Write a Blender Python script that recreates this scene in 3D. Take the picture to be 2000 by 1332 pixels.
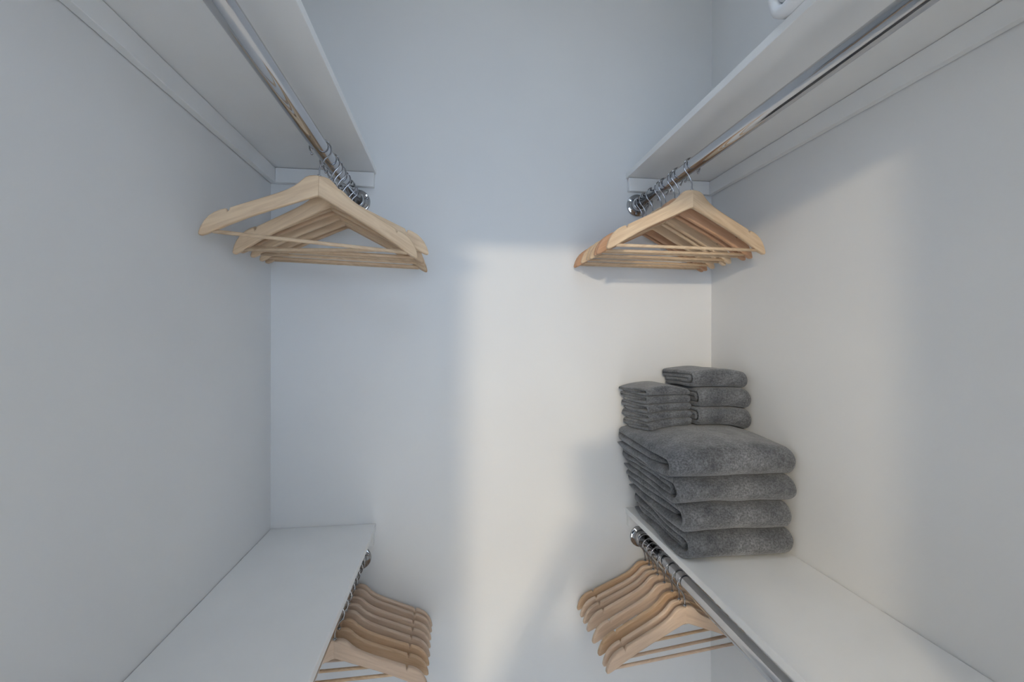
import bpy, bmesh, math, random
from mathutils import Vector, Matrix, noise

for o in list(bpy.data.objects): bpy.data.objects.remove(o, do_unlink=True)
S = bpy.context.scene
C = S.collection
PI = math.pi

# ------------------------------------------------------------------ camera
CAMZ = 1.64
cam = bpy.data.cameras.new('camera'); camo = bpy.data.objects.new('camera', cam); C.objects.link(camo)
cam.sensor_fit = 'HORIZONTAL'; cam.sensor_width = 36; cam.lens = 864.4 / 2000 * 36
cam.clip_start = .004; cam.clip_end = 60
camo.location = (0, 0, CAMZ)
camo.rotation_euler = (PI / 2 - .0006, -.0012, -.132)
S.camera = camo

# ------------------------------------------------------------------ daylight, exposure
w = bpy.data.worlds.new('daylight'); S.world = w; w.use_nodes = True
bg = w.node_tree.nodes['Background']
bg.inputs['Color'].default_value = (.62, .78, 1.0, 1); bg.inputs['Strength'].default_value = 4.7
S.view_settings.view_transform = 'Standard'; S.view_settings.look = 'None'
S.view_settings.gamma = 1; S.view_settings.use_curve_mapping = False
S.view_settings.exposure = 0.0
LAMP_POS = (-.97, -2.93, CAMZ + .80)
LAMP_POWER = 830.0
FILL_POWER = 7.6

# ------------------------------------------------------------------ main measures (metres)
D = 1.4032                 # back wall
XL, XR = -.5396, .8703     # side walls
CEIL = 3.0
UL_Z, UR_Z = CAMZ + .5112, CAMZ + .5358      # underside of the upper shelves
LL_Z, LR_Z = CAMZ - .5614, CAMZ - .5506      # top of the lower shelves
SD = .305                  # shelf depth
BT = .018                  # board thickness
FY = -.02                  # inner face of the closet's front wall
ROD_R = .0174
RODS = {'UL': (-.289, CAMZ + .424), 'UR': (.605, CAMZ + .449), 'LL': (-.285, CAMZ - .664), 'LR': (.618, CAMZ - .648)}

# ------------------------------------------------------------------ materials
def mat(name, col, rough=.5, metal=0.0, spec=.5):
    m = bpy.data.materials.new(name); m.use_nodes = True
    b = m.node_tree.nodes['Principled BSDF']
    b.inputs['Base Color'].default_value = (*col, 1); b.inputs['Roughness'].default_value = rough
    b.inputs['Metallic'].default_value = metal; b.inputs['Specular IOR Level'].default_value = spec
    return m
def nd(m, t, **kw):
    n = m.node_tree.nodes.new(t)
    for k, v in kw.items(): setattr(n, k, v)
    return n
def ln(m, a, b): m.node_tree.links.new(a, b)
def bump_noise(m, scale, strength, dist=.001, detail=3, coord='Object'):
    tc = nd(m, 'ShaderNodeTexCoord'); n = nd(m, 'ShaderNodeTexNoise'); n.inputs['Scale'].default_value = scale
    n.inputs['Detail'].default_value = detail
    bp = nd(m, 'ShaderNodeBump'); bp.inputs['Strength'].default_value = strength; bp.inputs['Distance'].default_value = dist
    ln(m, tc.outputs[coord], n.inputs['Vector']); ln(m, n.outputs['Fac'], bp.inputs['Height'])
    ln(m, bp.outputs['Normal'], m.node_tree.nodes['Principled BSDF'].inputs['Normal'])
    return n
def tint_noise(m, scale, ca, cb, lo=.35, hi=.65, detail=2):
    tc = nd(m, 'ShaderNodeTexCoord'); n = nd(m, 'ShaderNodeTexNoise'); n.inputs['Scale'].default_value = scale
    n.inputs['Detail'].default_value = detail
    r = nd(m, 'ShaderNodeValToRGB'); r.color_ramp.elements[0].position = lo; r.color_ramp.elements[1].position = hi
    r.color_ramp.elements[0].color = (*ca, 1); r.color_ramp.elements[1].color = (*cb, 1)
    ln(m, tc.outputs['Object'], n.inputs['Vector']); ln(m, n.outputs['Fac'], r.inputs['Fac'])
    ln(m, r.outputs['Color'], m.node_tree.nodes['Principled BSDF'].inputs['Base Color'])
    return n

M = {}
M['wall'] = mat('wall_paint', (.80, .80, .80), .62, 0, .3)
tint_noise(M['wall'], 3.0, (.845, .845, .845), (.865, .865, .86)); bump_noise(M['wall'], 260, .12, .0006)
M['shelf'] = mat('shelf_paint', (.82, .82, .815), .38, 0, .45)
tint_noise(M['shelf'], 9.0, (.885, .885, .88), (.905, .905, .90)); bump_noise(M['shelf'], 120, .06, .0004)
M['floor'] = mat('floor_board', (.78, .77, .75), .6); tint_noise(M['floor'], 2.0, (.75, .74, .72), (.81, .80, .78))
M['chrome'] = mat('chrome', (.50, .505, .52), .05, 1.0); bump_noise(M['chrome'], 40, .01, .0005)
M['steel'] = mat('hook_steel', (.42, .42, .44), .10, 1.0); bump_noise(M['steel'], 90, .02, .0003)
M['black'] = mat('black_plastic', (.02, .02, .022), .5); bump_noise(M['black'], 300, .1, .0003)
M['bag'] = mat('black_nylon', (.025, .025, .03), .8); bump_noise(M['bag'], 400, .3, .0004)
M['linen'] = mat('white_linen', (.86, .87, .89), .8, 0, .2); bump_noise(M['linen'], 500, .25, .0006)
def glow(name, col, power):
    m = bpy.data.materials.new(name); m.use_nodes = True
    nt = m.node_tree; nt.nodes.clear()
    em = nt.nodes.new('ShaderNodeEmission'); out = nt.nodes.new('ShaderNodeOutputMaterial')
    em.inputs['Color'].default_value = (*col, 1); em.inputs['Strength'].default_value = power
    nt.links.new(em.outputs[0], out.inputs['Surface'])
    return m
M['lamp'] = glow('lamp_glow', (1.0, .85, .62), LAMP_POWER)
M['dome'] = glow('fill_dome_glow', (.72, .85, 1.0), FILL_POWER)  # glow of the added fill dome

def wood(name, light, dark, knot):
    m = mat(name, light, .48, 0, .35)
    tc = nd(m, 'ShaderNodeTexCoord'); sx = nd(m, 'ShaderNodeSeparateXYZ'); ln(m, tc.outputs['Object'], sx.inputs[0])
    ab = nd(m, 'ShaderNodeMath', operation='ABSOLUTE'); ln(m, sx.outputs['X'], ab.inputs[0])
    cx = nd(m, 'ShaderNodeCombineXYZ'); ln(m, ab.outputs[0], cx.inputs['X']); ln(m, sx.outputs['Y'], cx.inputs['Y']); ln(m, sx.outputs['Z'], cx.inputs['Z'])
    rot = nd(m, 'ShaderNodeMapping'); rot.inputs['Rotation'].default_value = (0, math.radians(-27), 0)
    ln(m, cx.outputs[0], rot.inputs['Vector'])
    oi = nd(m, 'ShaderNodeObjectInfo'); mu = nd(m, 'ShaderNodeMath', operation='MULTIPLY'); mu.inputs[1].default_value = 7.0
    ln(m, oi.outputs['Random'], mu.inputs[0])
    ad = nd(m, 'ShaderNodeVectorMath', operation='ADD'); ln(m, rot.outputs[0], ad.inputs[0]); ln(m, mu.outputs[0], ad.inputs[1])
    st = nd(m, 'ShaderNodeMapping'); st.inputs['Scale'].default_value = (9, 90, 130); ln(m, ad.outputs[0], st.inputs['Vector'])
    n = nd(m, 'ShaderNodeTexNoise'); n.inputs['Scale'].default_value = 1.0; n.inputs['Detail'].default_value = 5; n.inputs['Distortion'].default_value = .6
    ln(m, st.outputs[0], n.inputs['Vector'])
    r = nd(m, 'ShaderNodeValToRGB'); r.color_ramp.elements[0].position = .30; r.color_ramp.elements[1].position = .66
    r.color_ramp.elements[0].color = (*dark, 1); r.color_ramp.elements[1].color = (*light, 1); ln(m, n.outputs['Fac'], r.inputs['Fac'])
    # broad tone drift between pieces and small knots
    v = nd(m, 'ShaderNodeTexVoronoi'); v.inputs['Scale'].default_value = 9; ln(m, ad.outputs[0], v.inputs['Vector'])
    kr = nd(m, 'ShaderNodeValToRGB'); kr.color_ramp.elements[0].position = .018; kr.color_ramp.elements[1].position = .040
    kr.color_ramp.elements[0].color = (1, 1, 1, 1); kr.color_ramp.elements[1].color = (0, 0, 0, 1); ln(m, v.outputs['Distance'], kr.inputs['Fac'])
    mx = nd(m, 'ShaderNodeMixRGB'); ln(m, kr.outputs['Color'], mx.inputs['Fac']); ln(m, r.outputs['Color'], mx.inputs['Color1']); mx.inputs['Color2'].default_value = (*knot, 1)
    hs = nd(m, 'ShaderNodeHueSaturation'); mr = nd(m, 'ShaderNodeMapRange'); mr.inputs['To Min'].default_value = .90; mr.inputs['To Max'].default_value = 1.08
    ln(m, oi.outputs['Random'], mr.inputs['Value']); ln(m, mr.outputs[0], hs.inputs['Value']); ln(m, mx.outputs['Color'], hs.inputs['Color'])
    b = m.node_tree.nodes['Principled BSDF']; ln(m, hs.outputs['Color'], b.inputs['Base Color'])
    bp = nd(m, 'ShaderNodeBump'); bp.inputs['Strength'].default_value = .08; bp.inputs['Distance'].default_value = .0004
    ln(m, n.outputs['Fac'], bp.inputs['Height']); ln(m, bp.outputs['Normal'], b.inputs['Normal'])
    return m
M['wood_pale'] = wood('pale_birch', (.80, .60, .40), (.66, .46, .29), (.30, .17, .09))
M['wood_tan'] = wood('tan_beech', (.70, .49, .32), (.58, .38, .23), (.28, .15, .08))
M['wood_ash'] = wood('beige_ash', (.72, .555, .42), (.60, .44, .325), (.28, .16, .10))
M['wood_red'] = wood('reddish_alder', (.66, .39, .24), (.54, .30, .17), (.26, .12, .07))

def towel_mat():
    m = mat('grey_plush', (.10, .103, .108), .95, 0, .1)
    b = m.node_tree.nodes['Principled BSDF']
    b.inputs['Sheen Weight'].default_value = .45; b.inputs['Sheen Roughness'].default_value = .45; b.inputs['Sheen Tint'].default_value = (.80, .82, .86, 1)
    tc = nd(m, 'ShaderNodeTexCoord')
    a = nd(m, 'ShaderNodeTexNoise'); a.inputs['Scale'].default_value = 19; a.inputs['Detail'].default_value = 5; a.inputs['Roughness'].default_value = .62
    f = nd(m, 'ShaderNodeTexNoise'); f.inputs['Scale'].default_value = 230; f.inputs['Detail'].default_value = 3; f.inputs['Roughness'].default_value = .65
    for n in (a, f): ln(m, tc.outputs['Object'], n.inputs['Vector'])
    ra = nd(m, 'ShaderNodeValToRGB'); ra.color_ramp.elements[0].position = .33; ra.color_ramp.elements[1].position = .70
    ra.color_ramp.elements[0].color = (.088, .094, .105, 1); ra.color_ramp.elements[1].color = (.196, .204, .218, 1)
    rf = nd(m, 'ShaderNodeValToRGB'); rf.color_ramp.elements[0].position = .36; rf.color_ramp.elements[1].position = .64
    rf.color_ramp.elements[0].color = (.38, .38, .38, 1); rf.color_ramp.elements[1].color = (1.7, 1.7, 1.7, 1)
    ln(m, a.outputs['Fac'], ra.inputs['Fac']); ln(m, f.outputs['Fac'], rf.inputs['Fac'])
    mx = nd(m, 'ShaderNodeMixRGB', blend_type='MULTIPLY'); mx.inputs['Fac'].default_value = .55
    ln(m, ra.outputs['Color'], mx.inputs['Color1']); ln(m, rf.outputs['Color'], mx.inputs['Color2']); ln(m, mx.outputs['Color'], b.inputs['Base Color'])
    bp = nd(m, 'ShaderNodeBump'); bp.inputs['Strength'].default_value = .9; bp.inputs['Distance'].default_value = .0025
    bq = nd(m, 'ShaderNodeBump'); bq.inputs['Strength'].default_value = .5; bq.inputs['Distance'].default_value = .004
    ln(m, a.outputs['Fac'], bq.inputs['Height']); ln(m, f.outputs['Fac'], bp.inputs['Height']); ln(m, bq.outputs['Normal'], bp.inputs['Normal'])
    ln(m, bp.outputs['Normal'], b.inputs['Normal'])
    return m
M['towel'] = towel_mat()

# ------------------------------------------------------------------ helpers
def mesh_obj(name, me, m=None, parent=None):
    o = bpy.data.objects.new(name, me); C.objects.link(o)
    if m is not None and not me.materials: me.materials.append(m)
    if parent is not None: o.parent = parent
    return o
def finish(bm, name, m=None, smooth=False):
    bmesh.ops.recalc_face_normals(bm, faces=bm.faces)
    me = bpy.data.meshes.new(name); bm.to_mesh(me); bm.free()
    if smooth:
        for p in me.polygons: p.use_smooth = True
    if m is not None: me.materials.append(m)
    return me
def box_bm(bm, x0, x1, y0, y1, z0, z1, bevel=0, segs=2):
    r = bmesh.ops.create_cube(bm, size=1)
    vs = r['verts']
    bmesh.ops.scale(bm, vec=(x1 - x0, y1 - y0, z1 - z0), verts=vs)
    bmesh.ops.translate(bm, vec=((x0 + x1) / 2, (y0 + y1) / 2, (z0 + z1) / 2), verts=vs)
    if bevel:
        es = list({e for v in vs for e in v.link_edges})
        bmesh.ops.bevel(bm, geom=es, offset=bevel, segments=segs, profile=.6, affect='EDGES')
def box(name, x0, x1, y0, y1, z0, z1, m, parent=None, bevel=0):
    bm = bmesh.new(); box_bm(bm, x0, x1, y0, y1, z0, z1, bevel)
    return mesh_obj(name, finish(bm, name, m), m, parent)
def structure(o): o['kind'] = 'structure'; return o
def tag(o, label, cat, group=None):
    o['label'] = label; o['category'] = cat
    if group: o['group'] = group
    return o
def empty(name, loc, rot=(0, 0, 0)):
    o = bpy.data.objects.new(name, None); C.objects.link(o); o.location = loc; o.rotation_euler = rot
    o.empty_display_size = .05
    return o
def tube_bm(bm, pts, r, seg=10, caps=True):
    pts = [Vector(p) for p in pts]; rs = r if isinstance(r, (list, tuple)) else [r] * len(pts)
    t0 = (pts[1] - pts[0]).normalized(); up = Vector((0, 0, 1)) if abs(t0.z) < .9 else Vector((0, 1, 0))
    n = t0.cross(up).normalized(); rings = []
    for i, p in enumerate(pts):
        t = (pts[min(i + 1, len(pts) - 1)] - pts[max(i - 1, 0)]).normalized()
        n = (n - t * n.dot(t)).normalized(); b = t.cross(n)
        rings.append([bm.verts.new(p + (n * math.cos(a) + b * math.sin(a)) * rs[i]) for a in [2 * PI * k / seg for k in range(seg)]])
    for i in range(len(rings) - 1):
        for k in range(seg):
            f = bm.faces.new((rings[i][k], rings[i][(k + 1) % seg], rings[i + 1][(k + 1) % seg], rings[i + 1][k])); f.smooth = True
    if caps: bm.faces.new(rings[0][::-1]); bm.faces.new(rings[-1])
def lathe_y_bm(bm, prof, seg=40):
    # prof: (radius, y) list, turned about the y axis
    rings = []
    for r, y in prof:
        if r < 1e-6: rings.append([bm.verts.new((0, y, 0))])
        else: rings.append([bm.verts.new((r * math.cos(2 * PI * k / seg), y, r * math.sin(2 * PI * k / seg))) for k in range(seg)])
    for a, b in zip(rings, rings[1:]):
        for k in range(seg):
            q = [a[k % len(a)], a[(k + 1) % len(a)], b[(k + 1) % len(b)], b[k % len(b)]]
            q = list(dict.fromkeys(q))
            if len(q) > 2: f = bm.faces.new(q); f.smooth = True

# ------------------------------------------------------------------ the room shell
T = .10
structure(box('wall_back', XL - T, XR + T, D, D + T, 0, CEIL, M['wall']))
structure(box('wall_left', XL - T, XL, FY, D, 0, CEIL, M['wall']))
structure(box('wall_right', XR, XR + T, FY, D, 0, CEIL, M['wall']))
DX0, DX1, DZ = -.314, .48, CAMZ + .475        # doorway behind the viewpoint
bm = bmesh.new()
FT = .10
box_bm(bm, -3.4, DX0, FY - FT, FY, 0, CEIL); box_bm(bm, DX1, 3.4, FY - FT, FY, 0, CEIL); box_bm(bm, DX0, DX1, FY - FT, FY, DZ, CEIL)
structure(mesh_obj('wall_front', finish(bm, 'wall_front', M['wall'])))
structure(box('floor', -3.4, 3.4, -4.5, D + T, -.08, 0, M['floor']))
structure(box('ceiling', -3.4, 3.4, -4.5, D + T, CEIL, CEIL + .08, M['wall']))
structure(box('wall_room_left', -3.5, -3.4, -4.5, FY - FT, 0, CEIL, M['wall']))
structure(box('wall_room_right', 3.4, 3.5, -4.5, FY - FT, 0, CEIL, M['wall']))
# glazed far side of the room behind the viewpoint
bm = bmesh.new()
box_bm(bm, -3.4, 3.4, -4.5, -4.4, 0, .25); box_bm(bm, -3.4, 3.4, -4.5, -4.4, 2.75, CEIL)
structure(mesh_obj('wall_room_far', finish(bm, 'wall_room_far', M['wall'])))
bm = bmesh.new()
for x in (-3.37, -1.7, 0, 1.7, 3.37): box_bm(bm, x - .03, x + .03, -4.48, -4.42, .25, 2.75, .004)
structure(mesh_obj('window_1', finish(bm, 'window_1', M['shelf'])))

# ------------------------------------------------------------------ shelves with cleats
def shelf(name, side, z0, z1, label, ch=.0445):
    x0, x1 = (XL, XL + SD) if side < 0 else (XR - SD, XR)
    g = .0018
    t = empty(name, ((x0 + x1) / 2, D / 2, z0))
    tag(t, label, 'shelf', 'white closet shelves')
    def part(n, a, b, c, d, e, f, bv):
        o = box(n, a - t.location.x, b - t.location.x, c - t.location.y, d - t.location.y, e - z0, f - z0, M['shelf'], t, bv); return o
    part('board', x0 + (g if side < 0 else 0), x1 - (g if side > 0 else 0), FY + .002, D - g, z0, z1, .0016)
    ct = .018; ga = .0018
    if side < 0:
        part('side_cleat', XL + ga, XL + ct, FY + .002, D - ga, z0 - ch, z0 - .0012, .0014)
        part('back_cleat', XL + ct + .0006, XL + SD - .005, D - ct, D - ga, z0 - ch, z0 - .0012, .0014)
    else:
        part('side_cleat', XR - ct, XR - ga, FY + .002, D - ga, z0 - ch, z0 - .0012, .0014)
        part('back_cleat', XR - SD + .005, XR - ct - .0006, D - ct, D - ga, z0 - ch, z0 - .0012, .0014)
    return t
shelf('closet_shelf', -1, UL_Z, UL_Z + BT, 'white painted upper shelf above the hangers along the left wall')
shelf('closet_shelf', 1, UR_Z, UR_Z + BT, 'white painted upper shelf along the right wall carrying white linen')
shelf('closet_shelf', -1, LL_Z - BT, LL_Z, 'bare white painted lower shelf along the left wall')
shelf('closet_shelf', 1, LR_Z - BT, LR_Z, 'white painted lower shelf on the right under the grey towels', .0395)

# ------------------------------------------------------------------ chrome rods
bm = bmesh.new(); lathe_y_bm(bm, [(0, 0), (.0365, 0), (.037, -.0015), (.0362, -.0038), (.034, -.0052), (.0245, -.0062), (.0240, -.008), (.0232, -.0105), (.0229, -.026), (.0222, -.0275), (.0200, -.028), (ROD_R + .0002, -.0272), (0, -.0272)])
FLANGE = finish(bm, 'flange', M['chrome'])
bm = bmesh.new(); lathe_y_bm(bm, [(0, 0), (.0212, 0), (.0212, -.020), (.0198, -.021), (0, -.021)])
CUP = finish(bm, 'end_cup', M['chrome'])
bm = bmesh.new(); lathe_y_bm(bm, [(0, 0), (.0040, 0), (.0036, -.0016), (.002, -.0025), (0, -.0026)], 14)
SCREW = finish(bm, 'screw', M['steel'])
def rod(key, label):
    x, z = RODS[key]
    t = empty('closet_rod', (x, D, z)); tag(t, label, 'rod', 'chrome closet rods')
    L = D - FY
    bm = bmesh.new(); n = 6
    tube_bm(bm, [(0, -.004 - (L - .008) * i / n, 0) for i in range(n + 1)], ROD_R, 48)
    mesh_obj('tube', finish(bm, 'tube', M['chrome']), None, t)
    for k, (yy, rz) in enumerate(((-.0003, 0), (-L + .0003, PI))):
        f = mesh_obj('flange' if k == 0 else 'end_cup', FLANGE if k == 0 else CUP, None, t); f.location = (0, yy, 0); f.rotation_euler = (0, 0, rz)
        for a in (20, 140, 260) if k == 0 else ():
            s = mesh_obj('screw', SCREW, None, f); s.location = (.0297 * math.cos(math.radians(a)), -.0054, .0297 * math.sin(math.radians(a)))
    return t
rod('UL', 'polished chrome rod holding hangers under the upper left shelf')
rod('UR', 'polished chrome rod holding hangers under the upper right shelf')
rod('LL', 'chrome rod mostly hidden beneath the bare lower left shelf')
rod('LR', 'polished chrome rod beneath the lower right shelf with the towels')

# ------------------------------------------------------------------ wooden hangers
HT = .0125            # stock thickness
SWEEP = math.radians(5.0)
TOPZ = -.064          # neck top below the rod's axis
TOP = [(0, 0), (.010, -.0004), (.019, -.0022), (.0265, -.0062), (.033, -.0125), (.040, -.0200), (.049, -.0280), (.062, -.0368), (.080, -.0462), (.105, -.0580), (.135, -.0716), (.158, -.0822), (.1675, -.0866)]
NOTCH = [(.1690, -.0925), (.1712, -.0950), (.1728, -.0900)]
END = [(.1762, -.0893), (.186, -.0932), (.196, -.0990), (.205, -.1068), (.2125, -.1165), (.2185, -.1285), (.2218, -.1390), (.2225, -.1440), (.2206, -.1466), (.2165, -.1468)]
BOT = [(.208, -.1432), (.195, -.1365), (.170, -.1215), (.135, -.1030), (.095, -.0842), (.055, -.0664), (.020, -.0508), (.006, -.0447), (0, -.0432)]
OUT = [(x, z * 1.045) for x, z in TOP + NOTCH + END + BOT]
def arm_mesh(s, m):
    P = [Vector((x, z)) for x, z in OUT]; n = len(P)
    def inset(d):
        r = []
        for i in range(n):
            a, b, c = P[i - 1], P[i], P[(i + 1) % n]
            e1 = (b - a).normalized(); e2 = (c - b).normalized()
            # outline runs clockwise: inward normal is to the right of travel
            n1 = Vector((e1.y, -e1.x)); n2 = Vector((e2.y, -e2.x)); k = n1 + n2
            q = b + k / max(.5, k.dot(k) / 2) * d if k.length > .1 else b + n1 * d
            r.append(q)
        return r
    b = .0028; h = HT / 2
    loops = [(inset(b), -h), (inset(b * .30), -h + b * .30), (inset(0), -h + b), (inset(0), h - b), (inset(b * .30), h - b * .30), (inset(b), h)]
    bm = bmesh.new(); V = []
    cs, sn = math.cos(SWEEP), math.sin(SWEEP)
    for lp, y in loops:
        row = []
        for p in lp:
            x = p.x * cs - y * sn; yy = p.x * sn + y * cs
            # gentle forward curve of the shoulder line, mitred at the centre joint
            if p.x < .0035: x = max(p.x * .14, 0.0) + .00005
            row.append(bm.verts.new((s * x, yy, p.y + TOPZ)))
        V.append(row)
    for a, c in zip(V, V[1:]):
        for i in range(n):
            f = bm.faces.new((a[i], a[(i + 1) % n], c[(i + 1) % n], c[i])); f.smooth = True
    bm.faces.new(V[0]); bm.faces.new(V[-1][::-1])
    bmesh.ops.recalc_face_normals(bm, faces=bm.faces)
    me = bpy.data.meshes.new('shoulder_arm'); bm.to_mesh(me); bm.free(); me.materials.append(m)
    return me
BARX, BARZ = .197, TOPZ - .1428
BARY = .197 * math.sin(SWEEP)
def bar_mesh(m):
    bm = bmesh.new(); tube_bm(bm, [(-BARX, BARY, BARZ), (-.07, BARY, BARZ), (.07, BARY, BARZ), (BARX, BARY, BARZ)], .0041, 14)
    return finish(bm, 'trouser_bar', m)
def hook_mesh(side):
    # side +1: free end on the +x side of the rod
    R = .0222; cz = ROD_R + .0019 - R
    pts = [(0, 0, TOPZ - .006), (0, 0, TOPZ + .006), (0, 0, TOPZ + .016)]
    pts += [(-side * .0035, 0, cz - R - .0105), (-side * .0098, 0, cz - R * .98)]
    for a in range(232, -42, -13):
        pts.append((side * R * math.cos(math.radians(a)), 0, cz + R * math.sin(math.radians(a))))
    bm = bmesh.new(); tube_bm(bm, pts, .00175, 10)
    e = pts[-1]; bmesh.ops.create_icosphere(bm, subdivisions=2, radius=.0030, matrix=Matrix.Translation(e))
    tube_bm(bm, [(0, 0, TOPZ - .001), (0, 0, TOPZ + .0022)], .0042, 12)
    return finish(bm, 'hook', M['steel'], True)
AM = {k: (arm_mesh(-1, M[k]), arm_mesh(1, M[k]), bar_mesh(M[k])) for k in ('wood_pale', 'wood_tan', 'wood_red', 'wood_ash')}
HK = {1: hook_mesh(1), -1: hook_mesh(-1)}
ZB = TOPZ - .1534     # lowest point of a hanger below the rod axis
def hanger(key, y, rz, tilt, tone, barTone, label, group):
    x, z = RODS[key]
    side = -1 if key[1] == 'L' else 1
    top = Vector((x, y, z)); R = Matrix.Rotation(math.radians(rz), 4, 'Z') @ Matrix.Rotation(math.radians(tilt), 4, 'Y')
    t = empty('wooden_hanger', top + R @ Vector((0, 0, ZB)), (0, math.radians(tilt), math.radians(rz)))
    tag(t, label, 'hanger', group)
    for n, me in (('shoulder_arm', AM[tone][0]), ('shoulder_arm', AM[tone][1]), ('trouser_bar', AM[barTone][2]), ('hook', HK[side])):
        o = mesh_obj(n, me, None, t); o.location = (0, 0, -ZB)
    return t
ORD = ['nearest', 'second', 'third', 'fourth', 'fifth', 'sixth', 'seventh', 'eighth', 'ninth']
PL = {'UL': 'upper left rod', 'UR': 'upper right rod', 'LL': 'rod under the lower left shelf', 'LR': 'rod under the towels'}
def group(key, rows):
    for i, (y, rz, tilt, tone, extra) in enumerate(rows):
        last = i == len(rows) - 1
        adj = {'wood_pale': 'pale', 'wood_tan': 'tan', 'wood_red': 'reddish', 'wood_ash': 'beige'}[tone]
        if i == 0: lab = '%s wooden hanger nearest the viewer on the %s' % (adj, PL[key])
        elif last: lab = '%s wooden hanger closest to the back wall on the %s' % (adj, PL[key])
        else: lab = '%s wooden hanger, %s from the front on the %s' % (adj, ORD[i], PL[key])
        hanger(key, y, rz, tilt, tone, 'wood_ash' if tone == 'wood_ash' else 'wood_pale', lab + extra, 'wooden hangers on the ' + PL[key])
P_, T_, R_, A_ = 'wood_pale', 'wood_tan', 'wood_red', 'wood_ash'
group('UL', [(1.018, 13, 2.4, P_, ', turned askew'), (1.092, 3.5, -2, P_, ''), (1.122, 1, 2, P_, ''), (1.153, 2, 2, T_, ''), (1.204, 0, 2, P_, ''), (1.262, 1, 2, P_, ''), (1.292, -.5, 2, T_, '')])
group('UR', [(1.062, 1.5, 0, P_, ''), (1.126, -2, .5, R_, ''), (1.150, -1, .5, R_, ''), (1.204, 2.5, 0, P_, ''), (1.229, 2.0, .5, P_, ''), (1.284, 3.0, .5, P_, ''), (1.334, 1, .5, R_, ''), (1.358, .5, .5, R_, '')])
group('LR', [(1.118, 7, 0, A_, ''), (1.148, 8, 0, A_, ''), (1.188, 8, 0, T_, ''), (1.234, 7, 0, A_, ''), (1.278, 5, 0, A_, ''), (1.308, 3, 0, A_, ''), (1.336, 2, 0, A_, ''), (1.366, 0, 0, T_, '')])
group('LL', [(1.125, 0, 0, A_, ''), (1.165, 1, 0, T_, ''), (1.203, 0, 0, T_, ''), (1.240, -1, 0, A_, ''), (1.272, 0, 0, A_, ''), (1.306, 0, 0, A_, ''), (1.345, -1, 0, A_, ''), (1.371, -1, 0, A_, '')])

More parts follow.
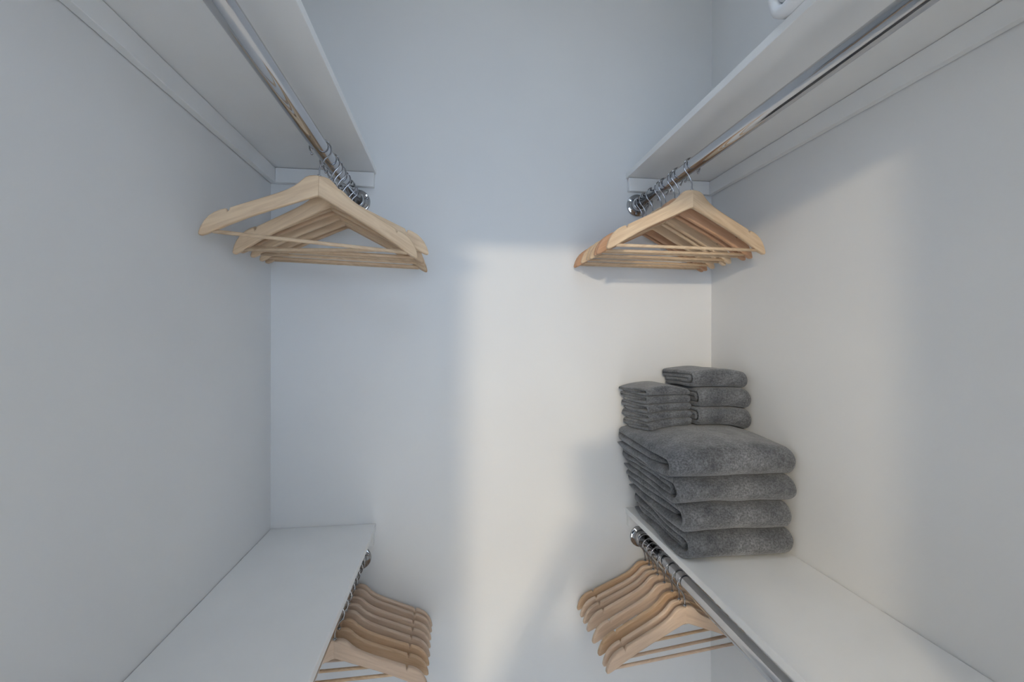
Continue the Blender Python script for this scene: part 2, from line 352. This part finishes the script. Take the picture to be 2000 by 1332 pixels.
# ------------------------------------------------------------------ grey towels
def towel_mesh(name, w, d, h, seed, nx=44, layers=4, inner_back=.016, wob=.006, endw=.008, gap=.94, low=None, high=None, side_puff=.0, inner_in=.0):
    """a strip folded over itself: section in y-z, extruded along x; low(x, y) and high(x, y) give the local surfaces it is pressed between"""
    t = h / layers; so = Vector((seed * 3.17, seed * 1.71, seed * .93))
    low = low or (lambda x, y: 0.0); high = high or (lambda x, y: h)
    path = []
    def seg(y0, z0, y1, z1, n):
        for i in range(n): path.append(Vector((y0 + (y1 - y0) * i / n, z0 + (z1 - z0) * i / n)))
    def arc(cy, cz, r, a0, a1, n, sy=1.0):
        for i in range(n):
            a = math.radians(a0 + (a1 - a0) * i / n); path.append(Vector((cy + r * math.cos(a) * sy, cz + r * math.sin(a))))
    RO = (h - t) / 2; F = h / 2 * 1.05
    ns = 16
    seg(d - .004, t / 2, F, t / 2, ns); arc(F, h / 2, RO, 270, 90, 18, 1.08)
    n_outer = len(path) + ns
    if layers >= 4:
        seg(F, h - t / 2, d - t, h - t / 2, ns); arc(d - t, h - t, t / 2, 90, -90, 8)
        fi = F + inner_back
        seg(d - t, h - 1.5 * t, fi, h - 1.5 * t, ns); arc(fi, h / 2, h / 2 - 1.5 * t, 90, 270, 10); seg(fi, 1.5 * t, d - .008, 1.5 * t, ns)
    elif layers == 3:
        seg(F, h - t / 2, d - t, h - t / 2, ns); arc(d - t, h - t, t / 2, 90, -90, 8); seg(d - t, h - 1.5 * t, F + inner_back, h - 1.5 * t, ns)
    else:
        seg(F, h - t / 2, d - .006, h - t / 2, ns)
    path.append(path[-1] + (path[-1] - path[-2]))
    n = len(path); nrm = []
    for i in range(n):
        a = path[max(i - 1, 0)]; b = path[min(i + 1, n - 1)]; e = (b - a).normalized(); nrm.append(Vector((-e.y, e.x)))
    hw = w / 2; er = t * .46
    xs = [-hw + er * (1 - math.cos(PI / 2 * k / 5.0)) for k in range(6)]
    inner = nx - 10
    for k in range(1, inner): xs.append(-hw + er + (w - 2 * er) * k / inner)
    xs += [-x for x in xs[:6]][::-1]
    bm = bmesh.new(); rows = []
    for x in xs:
        e = hw - abs(x); u = min(1, e / er); f = max(.05, math.sqrt(max(0, 1 - (1 - u) ** 2)))
        row = []
        for i in range(n):
            s = min(i, n - 1 - i); capf = math.sqrt(max(.04, 1 - (1 - min(1, s / 2.5)) ** 2))
            half = t / 2 * gap * f * capf
            edge = (abs(x) / hw) ** 3
            jog = (endw * noise.noise(Vector((i * .075, seed * 5.3, 1.0 if x > 0 else 7.0))) * min(1, s / 9) - .010 * max(0, 1 - s / 4)) * edge - (inner_in * edge if i > n_outer else 0)
            pr = []
            for sg in (1, -1):
                p = path[i] + nrm[i] * half * sg
                y, z = p.x, p.y
                ly = max(0, min(1, y / d)); zz = min(1, max(0, z / h))
                q = Vector((x * 7, y * 7, z * 12)) + so
                mid = 4 * zz * (1 - zz)
                y2 = y + wob * .9 * noise.noise(Vector((x * 6, z * 14, 3.3)) + so) * (1 - ly) + .002 * noise.noise(q * 2.3 + Vector((9, 2, 4)))
                x2 = x + math.copysign(1, x) * (jog + (.005 * noise.noise(Vector((y * 9, z * 25, 5.5)) + so) + side_puff * mid) * abs(x) / hw)
                y2 -= d / 2
                lo, hi = low(x2, y2), high(x2, y2)
                z2 = lo + (hi - lo) * (zz + mid * .05 * noise.noise(q))
                pr.append(bm.verts.new((x2, y2, z2)))
            row.append(pr)
        rows.append(row)
    def quad(a, b, c, dd):
        f = bm.faces.new((a, b, c, dd)); f.smooth = True
    for r0, r1 in zip(rows, rows[1:]):
        for i in range(n - 1):
            for k in (0, 1):
                q = (r0[i][k], r0[i + 1][k], r1[i + 1][k], r1[i][k]); quad(*(q if k == 0 else q[::-1]))
        quad(r0[0][1], r0[0][0], r1[0][0], r1[0][1]); quad(r0[-1][0], r0[-1][1], r1[-1][1], r1[-1][0])
    for r in (rows[0], rows[-1]):
        for i in range(n - 1): quad(r[i][0], r[i][1], r[i + 1][1], r[i + 1][0])
    return finish(bm, name, M['towel'], True)
def towel(name, label, grp, x0, x1, y0, y1, h, seed, lowW, highW, rz=0, **kw):
    cx, cy = (x0 + x1) / 2, (y0 + y1) / 2; c, s = math.cos(math.radians(rz)), math.sin(math.radians(rz))
    z0 = lowW(cx, cy)
    W = lambda fn, e: (lambda x, y: fn(cx + x * c - y * s, cy + x * s + y * c) - z0 + e)
    me = towel_mesh(name, x1 - x0, y1 - y0, h, seed, low=W(lowW, .0004), high=W(highW, -.0004), **kw)
    o = mesh_obj(name, me); o.location = (cx, cy, z0); o.rotation_euler = (0, 0, math.radians(rz))
    return tag(o, label, 'towel', grp)
def N(x, y, k, s=6.0): return noise.noise(Vector((x * s, y * s, k * 3.7 + .5)))
BH = [.071, .070, .068, .056]
def bath_face(k):
    base = LR_Z + sum(BH[:k])
    if k == 0: return lambda x, y: LR_Z
    if k < 4: return lambda x, y: base + .005 * N(x, y, k) + .004 * N(x, y, k, 13) - .03 * (x - .70) * (.15 if k == 1 else .3)
    def top(x, y):
        u = max(-1.0, min(1.0, (x - .71) / .23)); v = max(-1.0, min(1.0, (y - 1.20) / .26))
        return base + .052 * max(0, 1 - u * u) ** .8 * max(0, 1 - v * v) ** .7 - .010 + .005 * N(x, y, k, 8)
    return top
BATH = [(.577, .858, 1.020, 1.386, 11, 'bottom grey plush bath towel of the big stack, resting on the shelf'),
        (.560, .856, 1.012, 1.386, 12, 'folded grey plush bath towel, second from the bottom of the big stack'),
        (.543, .857, 1.014, 1.388, 13, 'folded grey plush bath towel, third from the bottom of the big stack'),
        (.520, .863, 1.004, 1.386, 14, 'puffy grey plush bath towel on top of the big stack')]
for i, (a, b, c, d, sd, lab) in enumerate(BATH):
    towel('bath_towel', lab, 'large grey bath towels on the right shelf', a, b, c, d, BH[i] if i < 3 else .075, sd, bath_face(i), bath_face(i + 1), wob=.009, endw=.016, inner_in=.006, gap=.90, layers=(4, 3, 4, 3)[i], inner_back=(.012, .020, .016, .010)[i])
TOP4 = bath_face(4)
flat = lambda z: (lambda x, y: z)
def stack_faces(hs, x0, y0, amp, key):
    # interfaces of a small stack: the first follows the bath towel, the rest level out
    b = TOP4(x0, y0); out = [TOP4]; acc = 0
    for i, h in enumerate(hs):
        acc += h; f = max(0, 1 - (i + 1) * .3)
        out.append(lambda x, y, acc=acc, f=f, i=i: b + acc + f * (TOP4(x, y) - b) + amp * N(x, y, key + i, 14))
    return out
HH = [.055, .057, .049]
fc = stack_faces(HH, .78, 1.25, .003, 20)
top_h = fc[3]; fc[3] = lambda x, y: top_h(x, y) + .006 - 1.2 * (x - .765) ** 2 - .02 * max(0, x - .80)
for i, lab in enumerate(('bottom grey hand towel of the three beside the washcloths', 'middle grey hand towel of the three beside the washcloths', 'uppermost grey hand towel of the three, highest on the towel stack')):
    dx = (0.006, 0.004, -.014)[i]
    towel('hand_towel', lab, 'grey hand towels on the bath towels', .697 + dx, .862 + min(dx, 0), 1.185, 1.383, HH[i], 30 + i, fc[i], fc[i + 1], 0, nx=34, wob=.004, endw=.008, inner_back=.008, gap=.9)
HW = [.0245, .0235, .0235, .0235, .025]
fc = stack_faces(HW, .60, 1.25, .0018, 40)
top_w = fc[5]; fc[5] = lambda x, y: top_w(x, y) + .004 - 2.0 * (x - .61) ** 2
for i in range(5):
    j = (.006, .004, .0, -.004, -.006)[i]
    lab = ['bottom grey washcloth of the small stack on the bath towels', 'grey washcloth second from the bottom of the small stack', 'grey washcloth in the middle of the small five-cloth stack', 'grey washcloth second from the top of the small stack', 'top grey washcloth of the small stack'][i]
    towel('washcloth', lab, 'grey washcloths on the bath towels', .541 + j, .682 + j, 1.205, 1.368, HW[i], 50 + i, fc[i], fc[i + 1], 7 + (i - 2) * 1.0, nx=30, layers=3, wob=.0035, endw=.006, inner_back=.006, gap=.9)

# ------------------------------------------------------------------ white linen at the upper right shelf edge
o = mesh_obj('folded_linen', towel_mesh('folded_linen', .25, .30, .085, 77, wob=.004, endw=.006, inner_back=.0, gap=.98)); o.data.materials.clear(); o.data.materials.append(M['linen'])
o.location = (.674, .573, UR_Z + BT + .0003); o.rotation_euler = (0, 0, PI)
tag(o, 'folded white linen at the front edge of the upper right shelf', 'linen')

# ------------------------------------------------------------------ fill dome added on the closet ceiling to brighten the upper walls, unseen
t = empty('fill_light', (.16, .62, CEIL)); tag(t, 'added round fill dome on the closet ceiling, brightening the upper walls', 'light')
bm = bmesh.new()
lathe = [(.0, -.075), (.05, -.072), (.10, -.062), (.14, -.044), (.165, -.02), (.168, -.012)]
rings = [[bm.verts.new((r * math.cos(2 * PI * k / 36), r * math.sin(2 * PI * k / 36), z)) for k in range(36)] if r > 0 else [bm.verts.new((0, 0, z))] for r, z in lathe]
for a, b in zip(rings, rings[1:]):
    for k in range(36): bm.faces.new(list(dict.fromkeys((a[k % len(a)], a[(k + 1) % len(a)], b[(k + 1) % 36], b[k]))))
mesh_obj('dome', finish(bm, 'dome', M['dome'], True), None, t)
bm = bmesh.new(); tube_bm(bm, [(0, 0, -.016), (0, 0, -.0005)], .178, 40); mesh_obj('rim', finish(bm, 'rim', M['chrome']), None, t)

# ------------------------------------------------------------------ pendant lamp in the room behind the viewpoint
t = empty('pendant_lamp', LAMP_POS); tag(t, 'round glowing pendant lamp in the room behind the viewpoint', 'lamp')
bm = bmesh.new(); bmesh.ops.create_uvsphere(bm, u_segments=24, v_segments=16, radius=.07); bmesh.ops.scale(bm, vec=(1.6, 1.6, .8), verts=bm.verts); mesh_obj('globe', finish(bm, 'globe', M['lamp'], True), None, t)
bm = bmesh.new(); tube_bm(bm, [(0, 0, .052), (0, 0, .10), (0, 0, .12)], [.03, .03, .012], 20); mesh_obj('socket', finish(bm, 'socket', M['black']), None, t)
bm = bmesh.new(); tube_bm(bm, [(0, 0, .118), (0, 0, CEIL - LAMP_POS[2])], .004, 10); mesh_obj('cord', finish(bm, 'cord', M['black']), None, t)

# ------------------------------------------------------------------ tripod with the camera that took the picture (its shadow falls on the back wall)
TY = -.20
t = empty('camera_tripod', (0, TY, 0)); tag(t, 'black camera tripod in the doorway behind the viewpoint', 'tripod')
for a in (184, 356, 90):
    ca, sa = math.cos(math.radians(a)), math.sin(math.radians(a)); bm = bmesh.new()
    top = Vector((.085 * ca, .085 * sa, 1.56)); ft = Vector((.93 * ca, .93 * sa, .0))
    tube_bm(bm, [top.lerp(ft, k) for k in (0, .38, .381, .7, .701, 1)], [.030, .030, .024, .024, .018, .018], 14)
    mesh_obj('leg', finish(bm, 'leg', M['black']), None, t)
bm = bmesh.new(); tube_bm(bm, [(0, 0, 1.30), (0, 0, 1.575)], .020, 16); tube_bm(bm, [(0, 0, 1.535), (0, 0, 1.575)], .09, 20); mesh_obj('column', finish(bm, 'column', M['black']), None, t)
bm = bmesh.new(); tube_bm(bm, [(0, 0, 1.574), (0, 0, 1.59)], [.06, .06], 18); mesh_obj('head', finish(bm, 'head', M['black']), None, t)
t = empty('photo_camera', (0, TY, 1.5905)); tag(t, 'black camera on the tripod behind the viewpoint', 'camera')
bm = bmesh.new(); box_bm(bm, -.10, .10, -.05, .04, 0, .125, .014, 3); box_bm(bm, -.035, .035, -.04, .038, .12, .150, .01, 3); mesh_obj('body', finish(bm, 'body', M['black']), None, t)
bm = bmesh.new(); lathe_y_bm(bm, [(.034, .038), (.036, .05), (.039, .09), (.040, .16), (.036, .16), (.034, .13), (0, .12)], 32); o = mesh_obj('lens', finish(bm, 'lens', M['black']), None, t); o.location.z = .05
# unseen bag added behind the tripod, shaped to fill out the wall shadow
t = empty('shadow_bag', (.02, TY - .205, .72)); tag(t, 'added black bag behind the viewpoint, shaped to fill out the tripod shadow', 'bag')
bm = bmesh.new(); prof = [(.30, 0), (.36, .03), (.375, .12), (.37, .30), (.35, .48), (.315, .60), (.25, .68), (.19, .72), (.10, .735)]
rings = []
for hw_, z in prof: rings.append([bm.verts.new((hw_ * math.copysign(abs(math.cos(a)) ** .8, math.cos(a)), .085 * min(1, (.80 - z) / .3) * math.copysign(abs(math.sin(a)) ** .8, math.sin(a)), z)) for a in [2 * PI * k / 28 for k in range(28)]])
for r0, r1 in zip(rings, rings[1:]):
    for k in range(28): bm.faces.new((r0[k], r0[(k + 1) % 28], r1[(k + 1) % 28], r1[k]))
bm.faces.new(rings[0][::-1]); bm.faces.new(rings[-1])
mesh_obj('body', finish(bm, 'body', M['bag'], True), None, t)
bm = bmesh.new(); tube_bm(bm, [(-.08, 0, .72), (-.07, .02, .77), (-.045, .07, .82), (-.02, .112, .845), (.02, .112, .845), (.045, .07, .82), (.07, .02, .77), (.08, 0, .72)], .007, 8); mesh_obj('strap', finish(bm, 'strap', M['bag'], True), None, t)
